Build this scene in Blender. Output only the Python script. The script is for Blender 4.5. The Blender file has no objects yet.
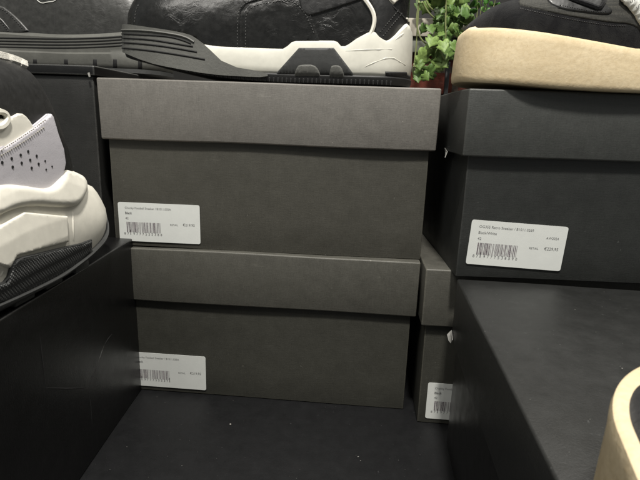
import bpy, bmesh, math, random
from mathutils import Vector, Matrix, noise
from mathutils.bvhtree import BVHTree
R = math.radians
random.seed(7)
scene = bpy.context.scene
C = scene.collection

# ------------------------------------------------------------------ camera
F_, PIT, ROL, YAW, HC = 493.83, R(13.785), R(1.907), R(-3.0745), .3245
FWD = Vector((math.sin(YAW)*math.cos(PIT), math.cos(YAW)*math.cos(PIT), -math.sin(PIT)))
_r = Vector((math.cos(YAW), -math.sin(YAW), 0)); _u = _r.cross(FWD)
CR = _r*math.cos(ROL) + _u*math.sin(ROL)
CU = -_r*math.sin(ROL) + _u*math.cos(ROL)
CO = Vector((0, 0, HC))
cd = bpy.data.cameras.new('camera'); cam = bpy.data.objects.new('camera', cd); C.objects.link(cam)
cd.sensor_width = 36; cd.lens = 36*F_/640; cd.clip_start = .01; cd.clip_end = 30
m = Matrix((CR, CU, -FWD)).transposed().to_4x4(); m.translation = CO
cam.matrix_world = m
cd.dof.use_dof = True; cd.dof.focus_distance = .53; cd.dof.aperture_fstop = 30
scene.camera = cam

# ------------------------------------------------------------------ light
w = bpy.data.worlds.new('World'); scene.world = w; w.use_nodes = True
bg = w.node_tree.nodes['Background']; bg.inputs[0].default_value = (.97, 1, .98, 1); bg.inputs[1].default_value = .22
def area(name, loc, target, size, power, col=(1, .965, .90)):
    l = bpy.data.lights.new(name, 'AREA'); l.shape = 'DISK'; l.size = size; l.energy = power; l.color = col
    o = bpy.data.objects.new(name, l); C.objects.link(o); o.location = loc
    d = Vector(target) - Vector(loc); o.rotation_euler = d.to_track_quat('-Z', 'Y').to_euler()
    return o
area('key_fill_spot', (.08, -.22, 1.75), (0, .5, .2), .15, 40)
area('key_fill_spot', (-.75, -.5, 1.9), (0, .5, .2), .8, 16)  # unseen fill lamp, added to lift left-facing sides and broaden highlights
area('key_fill_spot', (.5, .95, 1.9), (.05, .6, .3), .7, 16)  # unseen fill lamp, added at back right to brighten top edges
scene.view_settings.view_transform = 'Standard'; scene.view_settings.look = 'None'
scene.view_settings.exposure = 0; scene.view_settings.gamma = 1

def at(px, py, X=None, Y=None, Z=None):
    d = FWD + CR*((px-320)/F_) - CU*((py-240)/F_)
    i, v = (0, X) if X is not None else ((1, Y) if Y is not None else (2, Z))
    return CO + d*((v-CO[i])/d[i])

# ------------------------------------------------------------------ object helpers
def tag(o, label=None, cat=None, group=None, kind=None):
    if label: o['label'] = label
    if cat: o['category'] = cat
    if group: o['group'] = group
    if kind: o['kind'] = kind
    return o
def empty(name, loc=(0, 0, 0), rz=0):
    o = bpy.data.objects.new(name, None); C.objects.link(o); o.empty_display_size = .02
    o.location = loc; o.rotation_euler = (0, 0, rz); return o
def obj(name, bm, mat, parent=None, smooth=True, mods=(), ang=40):
    me = bpy.data.meshes.new(name); bm.to_mesh(me); bm.free()
    if smooth:
        for p in me.polygons: p.use_smooth = True
        try: me.set_sharp_from_angle(angle=R(ang))
        except Exception: pass
    for mm in (mat if isinstance(mat, (list, tuple)) else [mat]): me.materials.append(mm)
    o = bpy.data.objects.new(name, me); C.objects.link(o)
    if parent: o.parent = parent
    for md in mods:
        q = o.modifiers.new(md[0], md[0])
        for k, v in md[1].items(): setattr(q, k, v)
    return o
def box_bm(x0, x1, y0, y1, z0, z1, bev=.0, seg=3, bm=None, res=None, amp=0, seed=0):
    b = bmesh.new(); r = bmesh.ops.create_cube(b, size=1)
    for v in b.verts: v.co = Vector(((x0+x1)/2+v.co.x*(x1-x0), (y0+y1)/2+v.co.y*(y1-y0), (z0+z1)/2+v.co.z*(z1-z0)))
    if bev: bmesh.ops.bevel(b, geom=b.edges[:], offset=bev, segments=seg, profile=.5, affect='EDGES')
    if res: grid_cut(b, res)
    if amp:
        for v in b.verts:
            n = noise.noise_vector(v.co*9 + Vector((seed*3.1, seed, -seed)))*amp + noise.noise_vector(v.co*45 + Vector((seed, 2, 5)))*amp*.18
            v.co += n
    if bm is None: return b
    me = bpy.data.meshes.new('t'); b.to_mesh(me); b.free(); bm.from_mesh(me); bpy.data.meshes.remove(me); return bm
def grid_cut(b, res, axes=(0, 1, 2)):
    for ax in axes:
        lo = min(v.co[ax] for v in b.verts); hi = max(v.co[ax] for v in b.verts)
        n = int((hi-lo)/res)
        for i in range(1, n):
            co = Vector(); co[ax] = lo+(hi-lo)*i/n; no = Vector(); no[ax] = 1
            bmesh.ops.bisect_plane(b, geom=b.verts[:]+b.edges[:]+b.faces[:], plane_co=co, plane_no=no, dist=1e-7)
def tube(bm, pts, r, n=8, closed=False):
    pts = [Vector(p) for p in pts]; rings = []; prev = None
    for i, p in enumerate(pts):
        a = pts[max(i-1, 0)]; b = pts[min(i+1, len(pts)-1)]
        if closed: a = pts[i-1]; b = pts[(i+1) % len(pts)]
        t = (b-a)
        if t.length < 1e-9: t = Vector((1, 0, 0))
        t.normalize()
        if prev is None: prev = t.orthogonal().normalized()
        nn = (prev - t*prev.dot(t)).normalized(); prev = nn; bb = t.cross(nn)
        rr = r(i/(len(pts)-1)) if callable(r) else r
        rings.append([bm.verts.new(p+nn*rr*math.cos(k*2*math.pi/n)+bb*rr*math.sin(k*2*math.pi/n)) for k in range(n)])
    for i in range(len(rings)-1 + (1 if closed else 0)):
        A, B = rings[i], rings[(i+1) % len(rings)]
        for k in range(n): bm.faces.new((A[k], A[(k+1) % n], B[(k+1) % n], B[k]))
    if not closed: bm.faces.new(rings[0][::-1]); bm.faces.new(rings[-1])
    return bm
def smooth_poly(p, it=2, closed=True):
    p = [tuple(q) for q in p]
    for _ in range(it):
        o = []
        n = len(p)
        if not closed: o.append(p[0])
        for i in range(n if closed else n-1):
            a, b = p[i], p[(i+1) % n]
            o += [tuple(a[k]*.75+b[k]*.25 for k in range(len(a))), tuple(a[k]*.25+b[k]*.75 for k in range(len(a)))]
        if not closed: o.append(p[-1])
        p = o
    return p
def curve(pts):
    pts = sorted(pts); xs = [p[0] for p in pts]; ys = [p[1] for p in pts]; n = len(xs)
    d = [(ys[i+1]-ys[i])/(xs[i+1]-xs[i]) for i in range(n-1)]
    t = [d[0]] + [0 if d[i-1]*d[i] <= 0 else 2*d[i-1]*d[i]/(d[i-1]+d[i]) for i in range(1, n-1)] + [d[-1]]
    def f(x):
        if x <= xs[0]: return ys[0]
        if x >= xs[-1]: return ys[-1]
        i = 0
        while x > xs[i+1]: i += 1
        h = xs[i+1]-xs[i]; u = (x-xs[i])/h
        return ys[i]*(2*u**3-3*u*u+1)+t[i]*h*(u**3-2*u*u+u)+ys[i+1]*(3*u*u-2*u**3)+t[i+1]*h*(u**3-u*u)
    return f

# ------------------------------------------------------------------ materials
class NT:
    def __init__(s, name):
        s.m = bpy.data.materials.new(name); s.m.use_nodes = True; s.t = s.m.node_tree; s.b = s.t.nodes['Principled BSDF']
    def n(s, typ, **k):
        q = s.t.nodes.new(typ)
        for a, v in k.items():
            if a in q.inputs.keys() if hasattr(q.inputs, 'keys') else False: q.inputs[a].default_value = v
            else: setattr(q, a, v)
        return q
    def l(s, a, b): s.t.links.new(a, b)
    def coord(s, scale=(1, 1, 1)):
        tc = s.n('ShaderNodeTexCoord'); mp = s.n('ShaderNodeMapping'); mp.inputs['Scale'].default_value = scale
        s.l(tc.outputs['Object'], mp.inputs[0]); return mp.outputs[0]
    def noise(s, co, scale, detail=4, rough=.55, dist=0):
        q = s.n('ShaderNodeTexNoise'); q.inputs['Scale'].default_value = scale; q.inputs['Detail'].default_value = detail
        q.inputs['Roughness'].default_value = rough; q.inputs['Distortion'].default_value = dist; s.l(co, q.inputs['Vector']); return q.outputs['Fac']
    def vor(s, co, scale, feat='F1', out='Distance', rnd=1):
        q = s.n('ShaderNodeTexVoronoi'); q.feature = feat; q.inputs['Scale'].default_value = scale; q.inputs['Randomness'].default_value = rnd
        s.l(co, q.inputs['Vector']); return q.outputs[out]
    def ramp(s, fac, stops):
        q = s.n('ShaderNodeValToRGB'); e = q.color_ramp.elements
        while len(e) < len(stops): e.new(.5)
        for i, (p, c) in enumerate(stops):
            e[i].position = p; e[i].color = (c, c, c, 1) if isinstance(c, (int, float)) else (*c, 1)
        s.l(fac, q.inputs[0]); return q.outputs[0]
    def math(s, op, a, b=None):
        q = s.n('ShaderNodeMath'); q.operation = op
        for i, v in enumerate((a, b)):
            if v is None: continue
            if isinstance(v, (int, float)): q.inputs[i].default_value = v
            else: s.l(v, q.inputs[i])
        return q.outputs[0]
    def mix(s, fac, a, b, blend='MIX'):
        q = s.n('ShaderNodeMix'); q.data_type = 'RGBA'; q.blend_type = blend
        for sock, v in ((q.inputs[0], fac), (q.inputs[6], a), (q.inputs[7], b)):
            if isinstance(v, (int, float)): sock.default_value = v
            elif isinstance(v, tuple): sock.default_value = (*v, 1)
            else: s.l(v, sock)
        return q.outputs[2]
    def bump(s, h, strength, dist=.001, prev=None):
        q = s.n('ShaderNodeBump'); q.inputs['Strength'].default_value = strength; q.inputs['Distance'].default_value = dist
        s.l(h, q.inputs['Height'])
        if prev: s.l(prev, q.inputs['Normal'])
        return q.outputs[0]
    def set(s, color=None, rough=None, normal=None, spec=None):
        for k, v in (('Base Color', color), ('Roughness', rough), ('Normal', normal), ('Specular IOR Level', spec)):
            if v is None: continue
            if isinstance(v, (int, float)): s.b.inputs[k].default_value = v
            elif isinstance(v, tuple): s.b.inputs[k].default_value = (*v, 1)
            else: s.l(v, s.b.inputs[k])
        return s.m
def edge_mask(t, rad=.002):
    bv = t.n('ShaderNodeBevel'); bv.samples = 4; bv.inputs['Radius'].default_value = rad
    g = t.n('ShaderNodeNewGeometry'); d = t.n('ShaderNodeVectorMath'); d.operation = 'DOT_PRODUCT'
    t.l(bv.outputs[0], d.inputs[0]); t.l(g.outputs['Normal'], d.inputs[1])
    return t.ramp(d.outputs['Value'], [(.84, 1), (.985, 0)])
def paper(name, col, worn, rough=.5, scuff=.5, fine=1, spots=0., edge_lit=0.):
    t = NT(name); co = t.coord()
    big = t.noise(co, 9, 5, .6); mid = t.noise(co, 60, 5, .65); fin = t.noise(co, 700, 3, .6)
    c = t.mix(t.ramp(big, [(.3, 0), (.7, 1)]), tuple(x*.90 for x in col), tuple(x*1.10 for x in col))
    c = t.mix(t.ramp(mid, [(.35, 0), (.75, .55)]), c, tuple(x*1.35 for x in col))
    c = t.mix(t.ramp(fin, [(.3, .35), (.7, 0)]), c, tuple(x*.55 for x in col))
    wv = t.noise(t.coord((9, 9, 1)), 130, 3, .7); wh = t.noise(t.coord((1, 1, 9)), 130, 3, .7)
    wf = t.math('ADD', t.math('MULTIPLY', wv, .5), t.math('MULTIPLY', wh, .5))
    c = t.mix(t.ramp(wf, [(.38, .26), (.5, 0)]), c, tuple(x*.55 for x in col))
    c = t.mix(t.ramp(wf, [(.5, 0), (.64, .27)]), c, tuple(x*1.5 for x in col))
    # small pale nicks
    nk = t.math('MULTIPLY', t.ramp(t.noise(t.coord((1, 1, 1)), 210, 2, .5), [(.735, 0), (.76, .6)]), t.ramp(t.noise(co, 14, 3), [(.45, 0), (.6, 1)]))
    c = t.mix(nk, c, tuple(min(1, x*2.4+.02) for x in col))
    # long faint rub marks
    co2 = t.coord((3, 3, 26)); sc = t.noise(co2, 5, 6, .7, .6)
    c = t.mix(t.math('MULTIPLY', t.ramp(sc, [(.63, 0), (.72, scuff)]), t.ramp(mid, [(.4, 0), (.6, 1)])), c, tuple(min(1, x*1.7+.01) for x in col))
    em = t.math('MULTIPLY', edge_mask(t), t.ramp(t.noise(co, 110, 4, .7), [(.26, .15+edge_lit), (.48, 1)]))  # rubbed edges, with lit edge highlights painted in as pale colour too
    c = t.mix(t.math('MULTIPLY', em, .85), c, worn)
    if spots:
        cf = t.coord((1, 1, .0001)); v = t.vor(cf, 44, 'F1'); cc = t.vor(cf, 44, 'F1', 'Color'); sp = t.n('ShaderNodeSeparateColor'); t.l(cc, sp.inputs[0])
        sz = t.math('MULTIPLY', t.ramp(sp.outputs[0], [(.5, 0), (.99, 1)]), .030*spots)
        dot = t.math('LESS_THAN', t.math('ADD', v, t.math('MULTIPLY', t.noise(co, 900, 2), .012)), t.math('ADD', sz, .008))
        c = t.mix(dot, c, (.42, .4, .36))
    rr = t.math('ADD', t.math('MULTIPLY', mid, .28), rough-.14)
    nb = t.bump(fin, .25*fine, .0004); nb = t.bump(wf, .35, .0005, nb); nb = t.bump(mid, .10, .001, nb)
    return t.set(c, rr, nb, .5)
M = {}
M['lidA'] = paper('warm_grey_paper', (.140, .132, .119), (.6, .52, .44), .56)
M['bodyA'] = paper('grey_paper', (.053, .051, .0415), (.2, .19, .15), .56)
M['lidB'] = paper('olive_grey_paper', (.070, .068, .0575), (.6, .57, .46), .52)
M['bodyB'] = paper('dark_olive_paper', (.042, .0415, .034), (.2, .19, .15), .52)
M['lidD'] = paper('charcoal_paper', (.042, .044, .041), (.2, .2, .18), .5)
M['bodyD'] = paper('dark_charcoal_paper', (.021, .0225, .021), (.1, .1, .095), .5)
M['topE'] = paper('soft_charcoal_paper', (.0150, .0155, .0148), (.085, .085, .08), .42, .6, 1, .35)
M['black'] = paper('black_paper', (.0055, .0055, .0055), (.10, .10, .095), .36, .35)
M['black_lit_edge'] = paper('black_paper_lit_edges', (.005, .005, .005), (.5, .5, .47), .4, .35, edge_lit=.7)  # bright line of the lit lid edge is painted into this colour
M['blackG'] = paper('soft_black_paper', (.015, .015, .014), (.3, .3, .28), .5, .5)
M['table'] = paper('matt_black_board', (.0078, .008, .0086), (.1, .1, .1), .5, .5, 1, 1.5)
M['table'].node_tree.nodes['Principled BSDF'].inputs['Specular IOR Level'].default_value = .3
t = NT('torn_white_paper'); M['torn'] = t.set(t.mix(t.noise(t.coord(), 300), (.10, .10, .09), (.36, .35, .33)), .8)
t = NT('label_paper'); co = t.coord(); M['label'] = t.set(t.mix(t.noise(co, 90, 4), (.62, .635, .61), (.70, .715, .685)), .45, t.bump(t.noise(co, 500), .1, .0003))
t = NT('grey_ink'); M['ink'] = t.set(t.mix(t.ramp(t.noise(t.coord(), 1800, 2), [(.4, 0), (.6, 1)]), (.10, .10, .10), (.2, .2, .2)), .5)
t = NT('barcode_ink'); M['bar'] = t.set(t.mix(t.ramp(t.noise(t.coord(), 900, 2), [(.4, 0), (.6, 1)]), (.10, .085, .10), (.22, .19, .2)), .5)

def leather(name, col, rough=.32, crease=1., grain=1., hi=None):
    t = NT(name); co = t.coord((1, 1, 1))
    co2 = t.coord((1.0, 1.0, .55))
    dn = t.n('ShaderNodeVectorMath'); dn.operation = 'ADD'
    nz = t.n('ShaderNodeTexNoise'); nz.inputs['Scale'].default_value = 40; t.l(co2, nz.inputs['Vector'])
    sc = t.n('ShaderNodeVectorMath'); sc.operation = 'SCALE'; sc.inputs['Scale'].default_value = .02; t.l(nz.outputs['Color'], sc.inputs[0])
    t.l(co2, dn.inputs[0]); t.l(sc.outputs[0], dn.inputs[1])
    v2 = t.vor(dn.outputs[0], 620, 'DISTANCE_TO_EDGE')
    mp = t.n('ShaderNodeMapping'); mp.inputs['Rotation'].default_value = (0, R(52), 0); mp.inputs['Scale'].default_value = (.28, 1, 1.5); t.l(dn.outputs[0], mp.inputs[0])
    n1 = t.noise(co, 24, 3, .5, .4); nw = t.noise(mp.outputs[0], 260, 4, .6, .8); n2 = t.noise(co, 160, 4, .6)
    wm = t.ramp(t.noise(co, 22, 2), [(.42, .05), (.6, 1)])
    hw = t.math('MULTIPLY', t.ramp(nw, [(.35, 0), (.6, 1)]), wm); h2 = t.ramp(v2, [(0, 0), (.16, 1)])
    nb = t.bump(n1, .5*crease, .006); nb = t.bump(hw, .36*crease, .0007, nb); nb = t.bump(h2, .12*grain, .0003, nb)
    c = t.mix(t.ramp(n2, [(.3, 0), (.7, 1)]), tuple(x*.75 for x in col), tuple(x*1.25 for x in col))
    rr = t.math('ADD', t.math('MULTIPLY', n2, .22), rough-.1)
    return t.set(c, rr, nb, .5)
M['leather'] = leather('black_tumbled_leather', (.009, .009, .0085), .27, 1., 1)
M['leather_soft'] = leather('worn_black_leather', (.030, .030, .028), .40, .6, .3)
M['leather_smooth'] = leather('smooth_black_leather', (.016, .016, .0155), .42, .6, .12)
M['leather_fine'] = leather('ribbed_black_leather', (.014, .014, .014), .42, .5, .6)
def rubber(name, col, rough=.55, bump=.25, mott=.15, sc=220):
    t = NT(name); co = t.coord(); a = t.noise(co, sc, 4, .6); b = t.noise(co, 22, 5, .6)
    c = t.mix(t.ramp(b, [(.3, 0), (.7, 1)]), tuple(x*(1-mott) for x in col), tuple(min(1, x*(1+mott)) for x in col))
    c = t.mix(t.ramp(a, [(.35, .3), (.7, 0)]), c, tuple(x*.7 for x in col))
    return t.set(c, t.math('ADD', t.math('MULTIPLY', a, .15), rough-.07), t.bump(a, bump, .0006), .4)
M['white'] = rubber('off_white_rubber', (.68, .665, .585), .5, .08, .05, 120)
M['white2'] = rubber('cream_white_foam', (.80, .77, .675), .55, .1, .04, 120)
M['grey'] = rubber('grey_rubber', (.115, .115, .105), .55, .4, .2, 420)
M['dgrey'] = rubber('dark_grey_rubber', (.04, .041, .04), .5, .3, .2)
M['bgrey'] = rubber('mid_grey_rubber', (.105, .105, .094), .6, .35, .2)
M['brub'] = rubber('black_rubber', (.014, .014, .014), .5, .3)
t = NT('groove_black'); M['groove'] = t.set((.006, .006, .006), .8)
# knurled outsole
t = NT('knurled_grey_rubber'); co = t.coord((1, 1, 1)); rot = t.n('ShaderNodeMapping'); rot.inputs['Rotation'].default_value = (R(45), 0, 0); t.l(co, rot.inputs[0])
ch = t.n('ShaderNodeTexChecker'); ch.inputs['Scale'].default_value = 620; t.l(rot.outputs[0], ch.inputs[0])
v = t.vor(rot.outputs[0], 480, 'F1', 'Distance', 0.)
hh = t.ramp(v, [(.25, 1), (.5, 0)])
M['knurl'] = t.set(t.mix(hh, (.03, .031, .031), (.13, .133, .13)), .5, t.bump(hh, .9, .0009), .4)
# crepe tan sole
t = NT('tan_crepe_rubber'); co = t.coord(); a = t.noise(co, 260, 5, .65); b = t.noise(t.coord((1, 1, 1.6)), 16, 5, .6, .4); v = t.vor(co, 120, 'F1')
c = t.mix(t.ramp(b, [(.3, 0), (.7, 1)]), (.53, .425, .265), (.66, .55, .37))
c = t.mix(t.ramp(a, [(.42, 0), (.75, .55)]), c, (.46, .35, .20))
c = t.mix(t.ramp(v, [(.03, .8), (.07, 0)]), c, (.40, .30, .16))
M['tan'] = t.set(c, .75, t.bump(a, .35, .0008, t.bump(b, .3, .003)), .25)
# suede
t = NT('black_suede'); co = t.coord(); a = t.noise(co, 1400, 3, .7); b = t.noise(co, 45, 5, .7, 1)
c = t.mix(t.ramp(b, [(.4, 0), (.65, 1)]), (.007, .007, .008), (.018, .018, .018))
t.b.inputs['Sheen Weight'].default_value = .15; t.b.inputs['Sheen Roughness'].default_value = .4
M['suede'] = t.set(c, .9, t.bump(a, .7, .0007, t.bump(b, .3, .002)), .1)
t = NT('lavender_grey_nubuck'); co = t.coord(); a = t.noise(co, 900, 3, .6); b = t.noise(co, 30, 4)
M['panel'] = t.set(t.mix(b, (.50, .48, .51), (.57, .55, .58)), .7, t.bump(a, .25, .0004, t.bump(b, .25, .002)), .25)
t = NT('fleece_lining'); co = t.coord(); a = t.noise(co, 700, 4, .7)
M['lining'] = t.set(t.mix(a, (.42, .40, .36), (.75, .73, .66)), .9, t.bump(a, 1, .001), .1)
t = NT('grey_thread'); M['thread'] = t.set(t.mix(t.noise(t.coord(), 2000), (.05, .05, .05), (.1, .1, .095)), .6)
t = NT('dark_thread'); M['thread_d'] = t.set(t.mix(t.noise(t.coord(), 2000), (.02, .02, .02), (.04, .04, .04)), .6)
t = NT('pale_thread'); M['thread_l'] = t.set(t.mix(t.noise(t.coord(), 2000), (.28, .26, .22), (.42, .4, .34)), .7)
t = NT('white_print'); M['print'] = t.set(t.mix(t.noise(t.coord(), 900), (.5, .5, .47), (.65, .65, .6)), .5)
t = NT('grey_mesh_cloth'); co = t.coord(); v = t.vor(co, 900, 'F1', 'Distance', .2)
M['mesh'] = t.set(t.mix(t.ramp(v, [(.2, 0), (.6, 1)]), (.06, .058, .05), (.03, .03, .027)), .75, t.bump(v, .6, .0004), .2)
t = NT('white_textile'); M['wtex'] = t.set(t.mix(t.noise(t.coord(), 200), (.6, .6, .56), (.75, .75, .7)), .7, t.bump(t.noise(t.coord(), 900), .3, .0004))

# ------------------------------------------------------------------ setting
def pl(name, x0, x1, y0, y1, z0, z1, mat, lab=None):
    return obj(name, box_bm(x0, x1, y0, y1, z0, z1, .003, 2), mat, None, True)
tag(pl('table_top', -1.2, 1.2, -.5, 1.12, -.04, 0, M['table']), kind='structure')
t = NT('dark_wall_paint'); co = t.coord(); M['dwall'] = t.set(t.mix(t.noise(co, 5, 5), (.006, .0055, .005), (.014, .013, .011)), .6, t.bump(t.noise(co, 120), .2, .001))
tag(pl('wall', -2.5, 2.5, 1.62, 1.7, -.8, 2.4, M['dwall']), kind='structure')
t = NT('red_brick'); co = t.coord(); rt = t.n('ShaderNodeMapping'); rt.inputs['Rotation'].default_value = (R(90), 0, 0); t.l(co, rt.inputs[0])
br = t.n('ShaderNodeTexBrick'); br.inputs['Scale'].default_value = 1; br.inputs['Brick Width'].default_value = .19; br.inputs['Row Height'].default_value = .06
br.inputs['Mortar Size'].default_value = .006; br.inputs['Color1'].default_value = (.15, .03, .014, 1); br.inputs['Color2'].default_value = (.14, .03, .02, 1); br.inputs['Mortar'].default_value = (.12, .10, .08, 1)
t.l(rt.outputs[0], br.inputs['Vector'])
c = t.mix(t.ramp(t.noise(co, 60, 5, .7), [(.35, .6), (.6, 0)]), br.outputs['Color'], (.05, .02, .015))
M['brick'] = t.set(c, .8, t.bump(t.noise(co, 120), .5, .003))
tag(obj('brick_wall', box_bm(.02, 1.2, .975, 1.07, .376, .446, .003, 2), M['brick']), 'low wall of dark red brick behind the ivy under the beige trough', 'wall')
t = NT('grey_stone'); co = t.coord(); M['stone'] = t.set(t.mix(t.noise(co, 40, 5, .6), (.10, .105, .085), (.17, .175, .145)), .7, t.bump(t.noise(co, 200), .4, .001))
tag(pl('wall', -.6, 1.2, .972, 1.075, .001, .3755, M['dwall']), kind='structure')  # added dark block; its near-black colour stands in for shade between the boxes
tag(obj('stone_ledge', box_bm(0, 1.2, .957, 1.09, .447, .472, .002, 2), M['stone']), 'grey stone ledge capping the low brick wall below the beige trough', 'ledge')
t = NT('beige_ceramic'); co = t.coord(); M['beige'] = t.set(t.mix(t.noise(co, 30, 5), (.36, .33, .27), (.46, .42, .35)), .6, t.bump(t.noise(co, 90), .2, .001))
tr = empty('planter_trough', (.2, 1.01, .473))
b = bmesh.new()
box_bm(-.2, .6, -.06, -.048, 0, .030, .0015, 2, b); box_bm(-.2, .6, .048, .06, 0, .030, .0015, 2, b)
box_bm(-.2, .6, -.0475, .0475, 0, .006, .001, 1, b); box_bm(-.2, -.19, -.047, .047, .0065, .03, .001, 1, b); box_bm(.59, .6, -.047, .047, .0065, .03, .001, 1, b)
obj('trough', b, M['beige'], tr)
t = NT('potting_soil'); co = t.coord(); M['soil'] = t.set(t.mix(t.noise(co, 300), (.01, .007, .005), (.04, .028, .018)), .9, t.bump(t.noise(co, 200), 1, .004))
obj('soil', box_bm(-.185, .585, -.045, .045, .007, .024, .002, 1), M['soil'], tr)
tag(tr, 'long beige planter trough on the stone ledge holding the green plants', 'planter')
# upright rack bar
a = at(448.3, 62, Y=.93)
up = empty('rack_upright', (a.x, .93, 0)); t = NT('dark_metal'); M['metal'] = t.set(t.mix(t.noise(t.coord(), 50), (.03, .032, .034), (.055, .057, .058)), .45); t.b.inputs['Metallic'].default_value = .4
obj('post', box_bm(-.0035, .0035, -.004, .004, .0065, a.z, .0008, 2), M['metal'], up)
obj('foot', box_bm(-.03, .01, -.012, .012, .0005, .006, .001, 2), M['metal'], up)
tag(up, 'thin dark metal upright between the hanging ivy and the tan sole', 'upright')

# ------------------------------------------------------------------ boxes
def text_bm(s, width, font_bold=False):
    cu = bpy.data.curves.new('txt', 'FONT'); cu.body = s; cu.size = 1; cu.resolution_u = 2
    if font_bold: cu.offset = .02
    o = bpy.data.objects.new('txt', cu); C.objects.link(o)
    dg = bpy.context.evaluated_depsgraph_get(); me = bpy.data.meshes.new_from_object(o.evaluated_get(dg))
    bpy.data.objects.remove(o)
    xs = [v.co.x for v in me.vertices]; x0, x1 = min(xs), max(xs); k = width/(x1-x0)
    return me, k, x0
def add_text(bm, s, x, z, width, y, bold=False, hmul=1.0):
    me, k, x0 = text_bm(s, width, bold); base = len(bm.verts)
    bm.from_mesh(me); bm.verts.ensure_lookup_table()
    for v in bm.verts[base:]: v.co = Vector((x+(v.co.x-x0)*k, y, z+v.co.y*k*hmul))
    bpy.data.meshes.remove(me)
def label(parent, x, z, lines, code, price, season=None, tilt=0, bold=True, y=0):
    """sticker in the plane of the front face; x,z = its lower left corner"""
    lw, lh = .0911, .0435
    def rr_bm(th):
        b = bmesh.new(); r = .0022; pts = []
        for cx, cz, a0 in ((lw-r, lh-r, 0), (r, lh-r, 90), (r, r, 180), (lw-r, r, 270)):
            for i in range(5): pts.append((cx+r*math.cos(R(a0+i*22.5)), cz+r*math.sin(R(a0+i*22.5))))
        f = b.faces.new([b.verts.new((p[0], 0, p[1])) for p in pts])
        e = bmesh.ops.extrude_face_region(b, geom=[f])
        for v in e['geom']:
            if isinstance(v, bmesh.types.BMVert): v.co.y -= th
        bmesh.ops.recalc_face_normals(b, faces=b.faces); return b
    L = obj('label', rr_bm(.0004), M['label'], parent, True)
    L.location = (x, y-.0006, z); L.rotation_euler = (0, tilt, 0)
    yy = -.00052
    b = bmesh.new()
    add_text(b, lines[0], lw*.085, lh*.835, lw*.565, yy, False, 1.05)
    add_text(b, lines[1], lw*.085, lh*.70, lw*(.085 if len(lines[1]) < 7 else .19), yy, bold, 1.05)
    add_text(b, lines[2], lw*.085, lh*.565, lw*.038, yy, False, 1.05)
    for i_, ch_ in enumerate(code): add_text(b, ch_, lw*(.06+i_*.0375), lh*.165, lw*(.019 if ch_ != '1' else .009), yy, False, 1.0)
    add_text(b, 'RETAIL', lw*.635, lh*.445, lw*.095, yy, False, 1.05)
    add_text(b, price, lw*.79, lh*.45, lw*.145, yy, False, 1.05)
    if season: add_text(b, season, lw*.79, lh*.695, lw*.13, yy, False, 1.05)
    obj('print', b, M['ink'], L, False)
    b = bmesh.new(); rnd = random.Random(5); X = lw*.095
    def bar(x0, x1, z0): 
        vs = [b.verts.new(p) for p in ((x0, yy, z0), (x1, yy, z0), (x1, yy, lh*.50), (x0, yy, lh*.50))]; b.faces.new(vs)
    mod = lw*.42/95; i = 0
    while i < 95:
        wd = rnd.choice((1, 1, 2, 2, 3)); gp = rnd.choice((1, 1, 2, 3)); 
        bar(X+i*mod, X+min(95, i+wd)*mod, lh*.235); i += wd+gp
    obj('barcode', b, M['bar'], L, False)
    return L
def flap(parent, co, pts, name='torn_flap'):
    b = bmesh.new(); vs = [b.verts.new(p) for p in pts]
    b.faces.new(vs); bmesh.ops.triangulate(b, faces=b.faces[:])
    o = obj(name, b, M['torn'], parent, False, [('SOLIDIFY', dict(thickness=.0008))]); o.location = co
    return o
def shoe_box(name, loc, yaw, W, D, z0, z1, ml, mb, lab, ins=.0058, lh=.0616, seed=0, group='black shoe boxes stacked on the table', mlt=None):
    """loc = front corner of the lid (left), local +x along the front, +y backwards"""
    e = empty('shoe_box', (loc[0], loc[1], z0), yaw)
    H = z1-z0
    obj('body', box_bm(ins, W-ins, ins, D-ins, 0, H-.004, .0010, 3, None, .03, .0007, seed), mb, e)
    b = bmesh.new(); th = .0022
    # lid: closed shell, open below
    vs = bmesh.ops.create_cube(b, size=1)
    for v in b.verts: v.co = Vector((W/2+v.co.x*W, D/2+v.co.y*D, H-lh/2+v.co.z*lh))
    bot = [f for f in b.faces if f.normal.z < -.5]
    r = bmesh.ops.inset_region(b, faces=bot, thickness=th)
    bot = [f for f in b.faces if f.normal.z < -.5 and all(abs(v.co.x-W/2) < W/2-th*.5 and abs(v.co.y-D/2) < D/2-th*.5 for v in f.verts)]
    r = bmesh.ops.extrude_face_region(b, geom=bot)
    for v in r['geom']:
        if isinstance(v, bmesh.types.BMVert): v.co.z = H-.0032
    bmesh.ops.delete(b, geom=bot, context='FACES')
    ed = [x for x in b.edges if all(abs(abs(v.co.x-W/2)-W/2) < 1e-5 and abs(abs(v.co.y-D/2)-D/2) < 1e-5 or v.co.z > H-1e-5 for v in x.verts)]
    bmesh.ops.bevel(b, geom=ed, offset=.0017, segments=3, profile=.5, affect='EDGES')
    grid_cut(b, .03)
    for v in b.verts:
        v.co += noise.noise_vector(v.co*8+Vector((seed*7, 1, seed)))*.0014 + noise.noise_vector(v.co*50+Vector((seed, 0, 3)))*.00018
    lid = obj('lid', b, ml, e)
    tag(e, lab, 'shoe box', group)
    return e, lid
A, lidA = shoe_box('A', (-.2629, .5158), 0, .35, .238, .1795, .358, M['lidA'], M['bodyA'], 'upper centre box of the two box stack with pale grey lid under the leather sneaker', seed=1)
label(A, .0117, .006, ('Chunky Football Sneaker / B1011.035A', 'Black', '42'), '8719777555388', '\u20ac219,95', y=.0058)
B, lidB = shoe_box('B', (.081-.35*math.cos(R(1.2)), .5096+.35*math.sin(R(1.2))), R(-1.2), .35, .238, .0005, .179, M['lidB'], M['bodyB'], 'lower centre box standing on the black table beneath the pale lidded box', seed=2)
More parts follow.
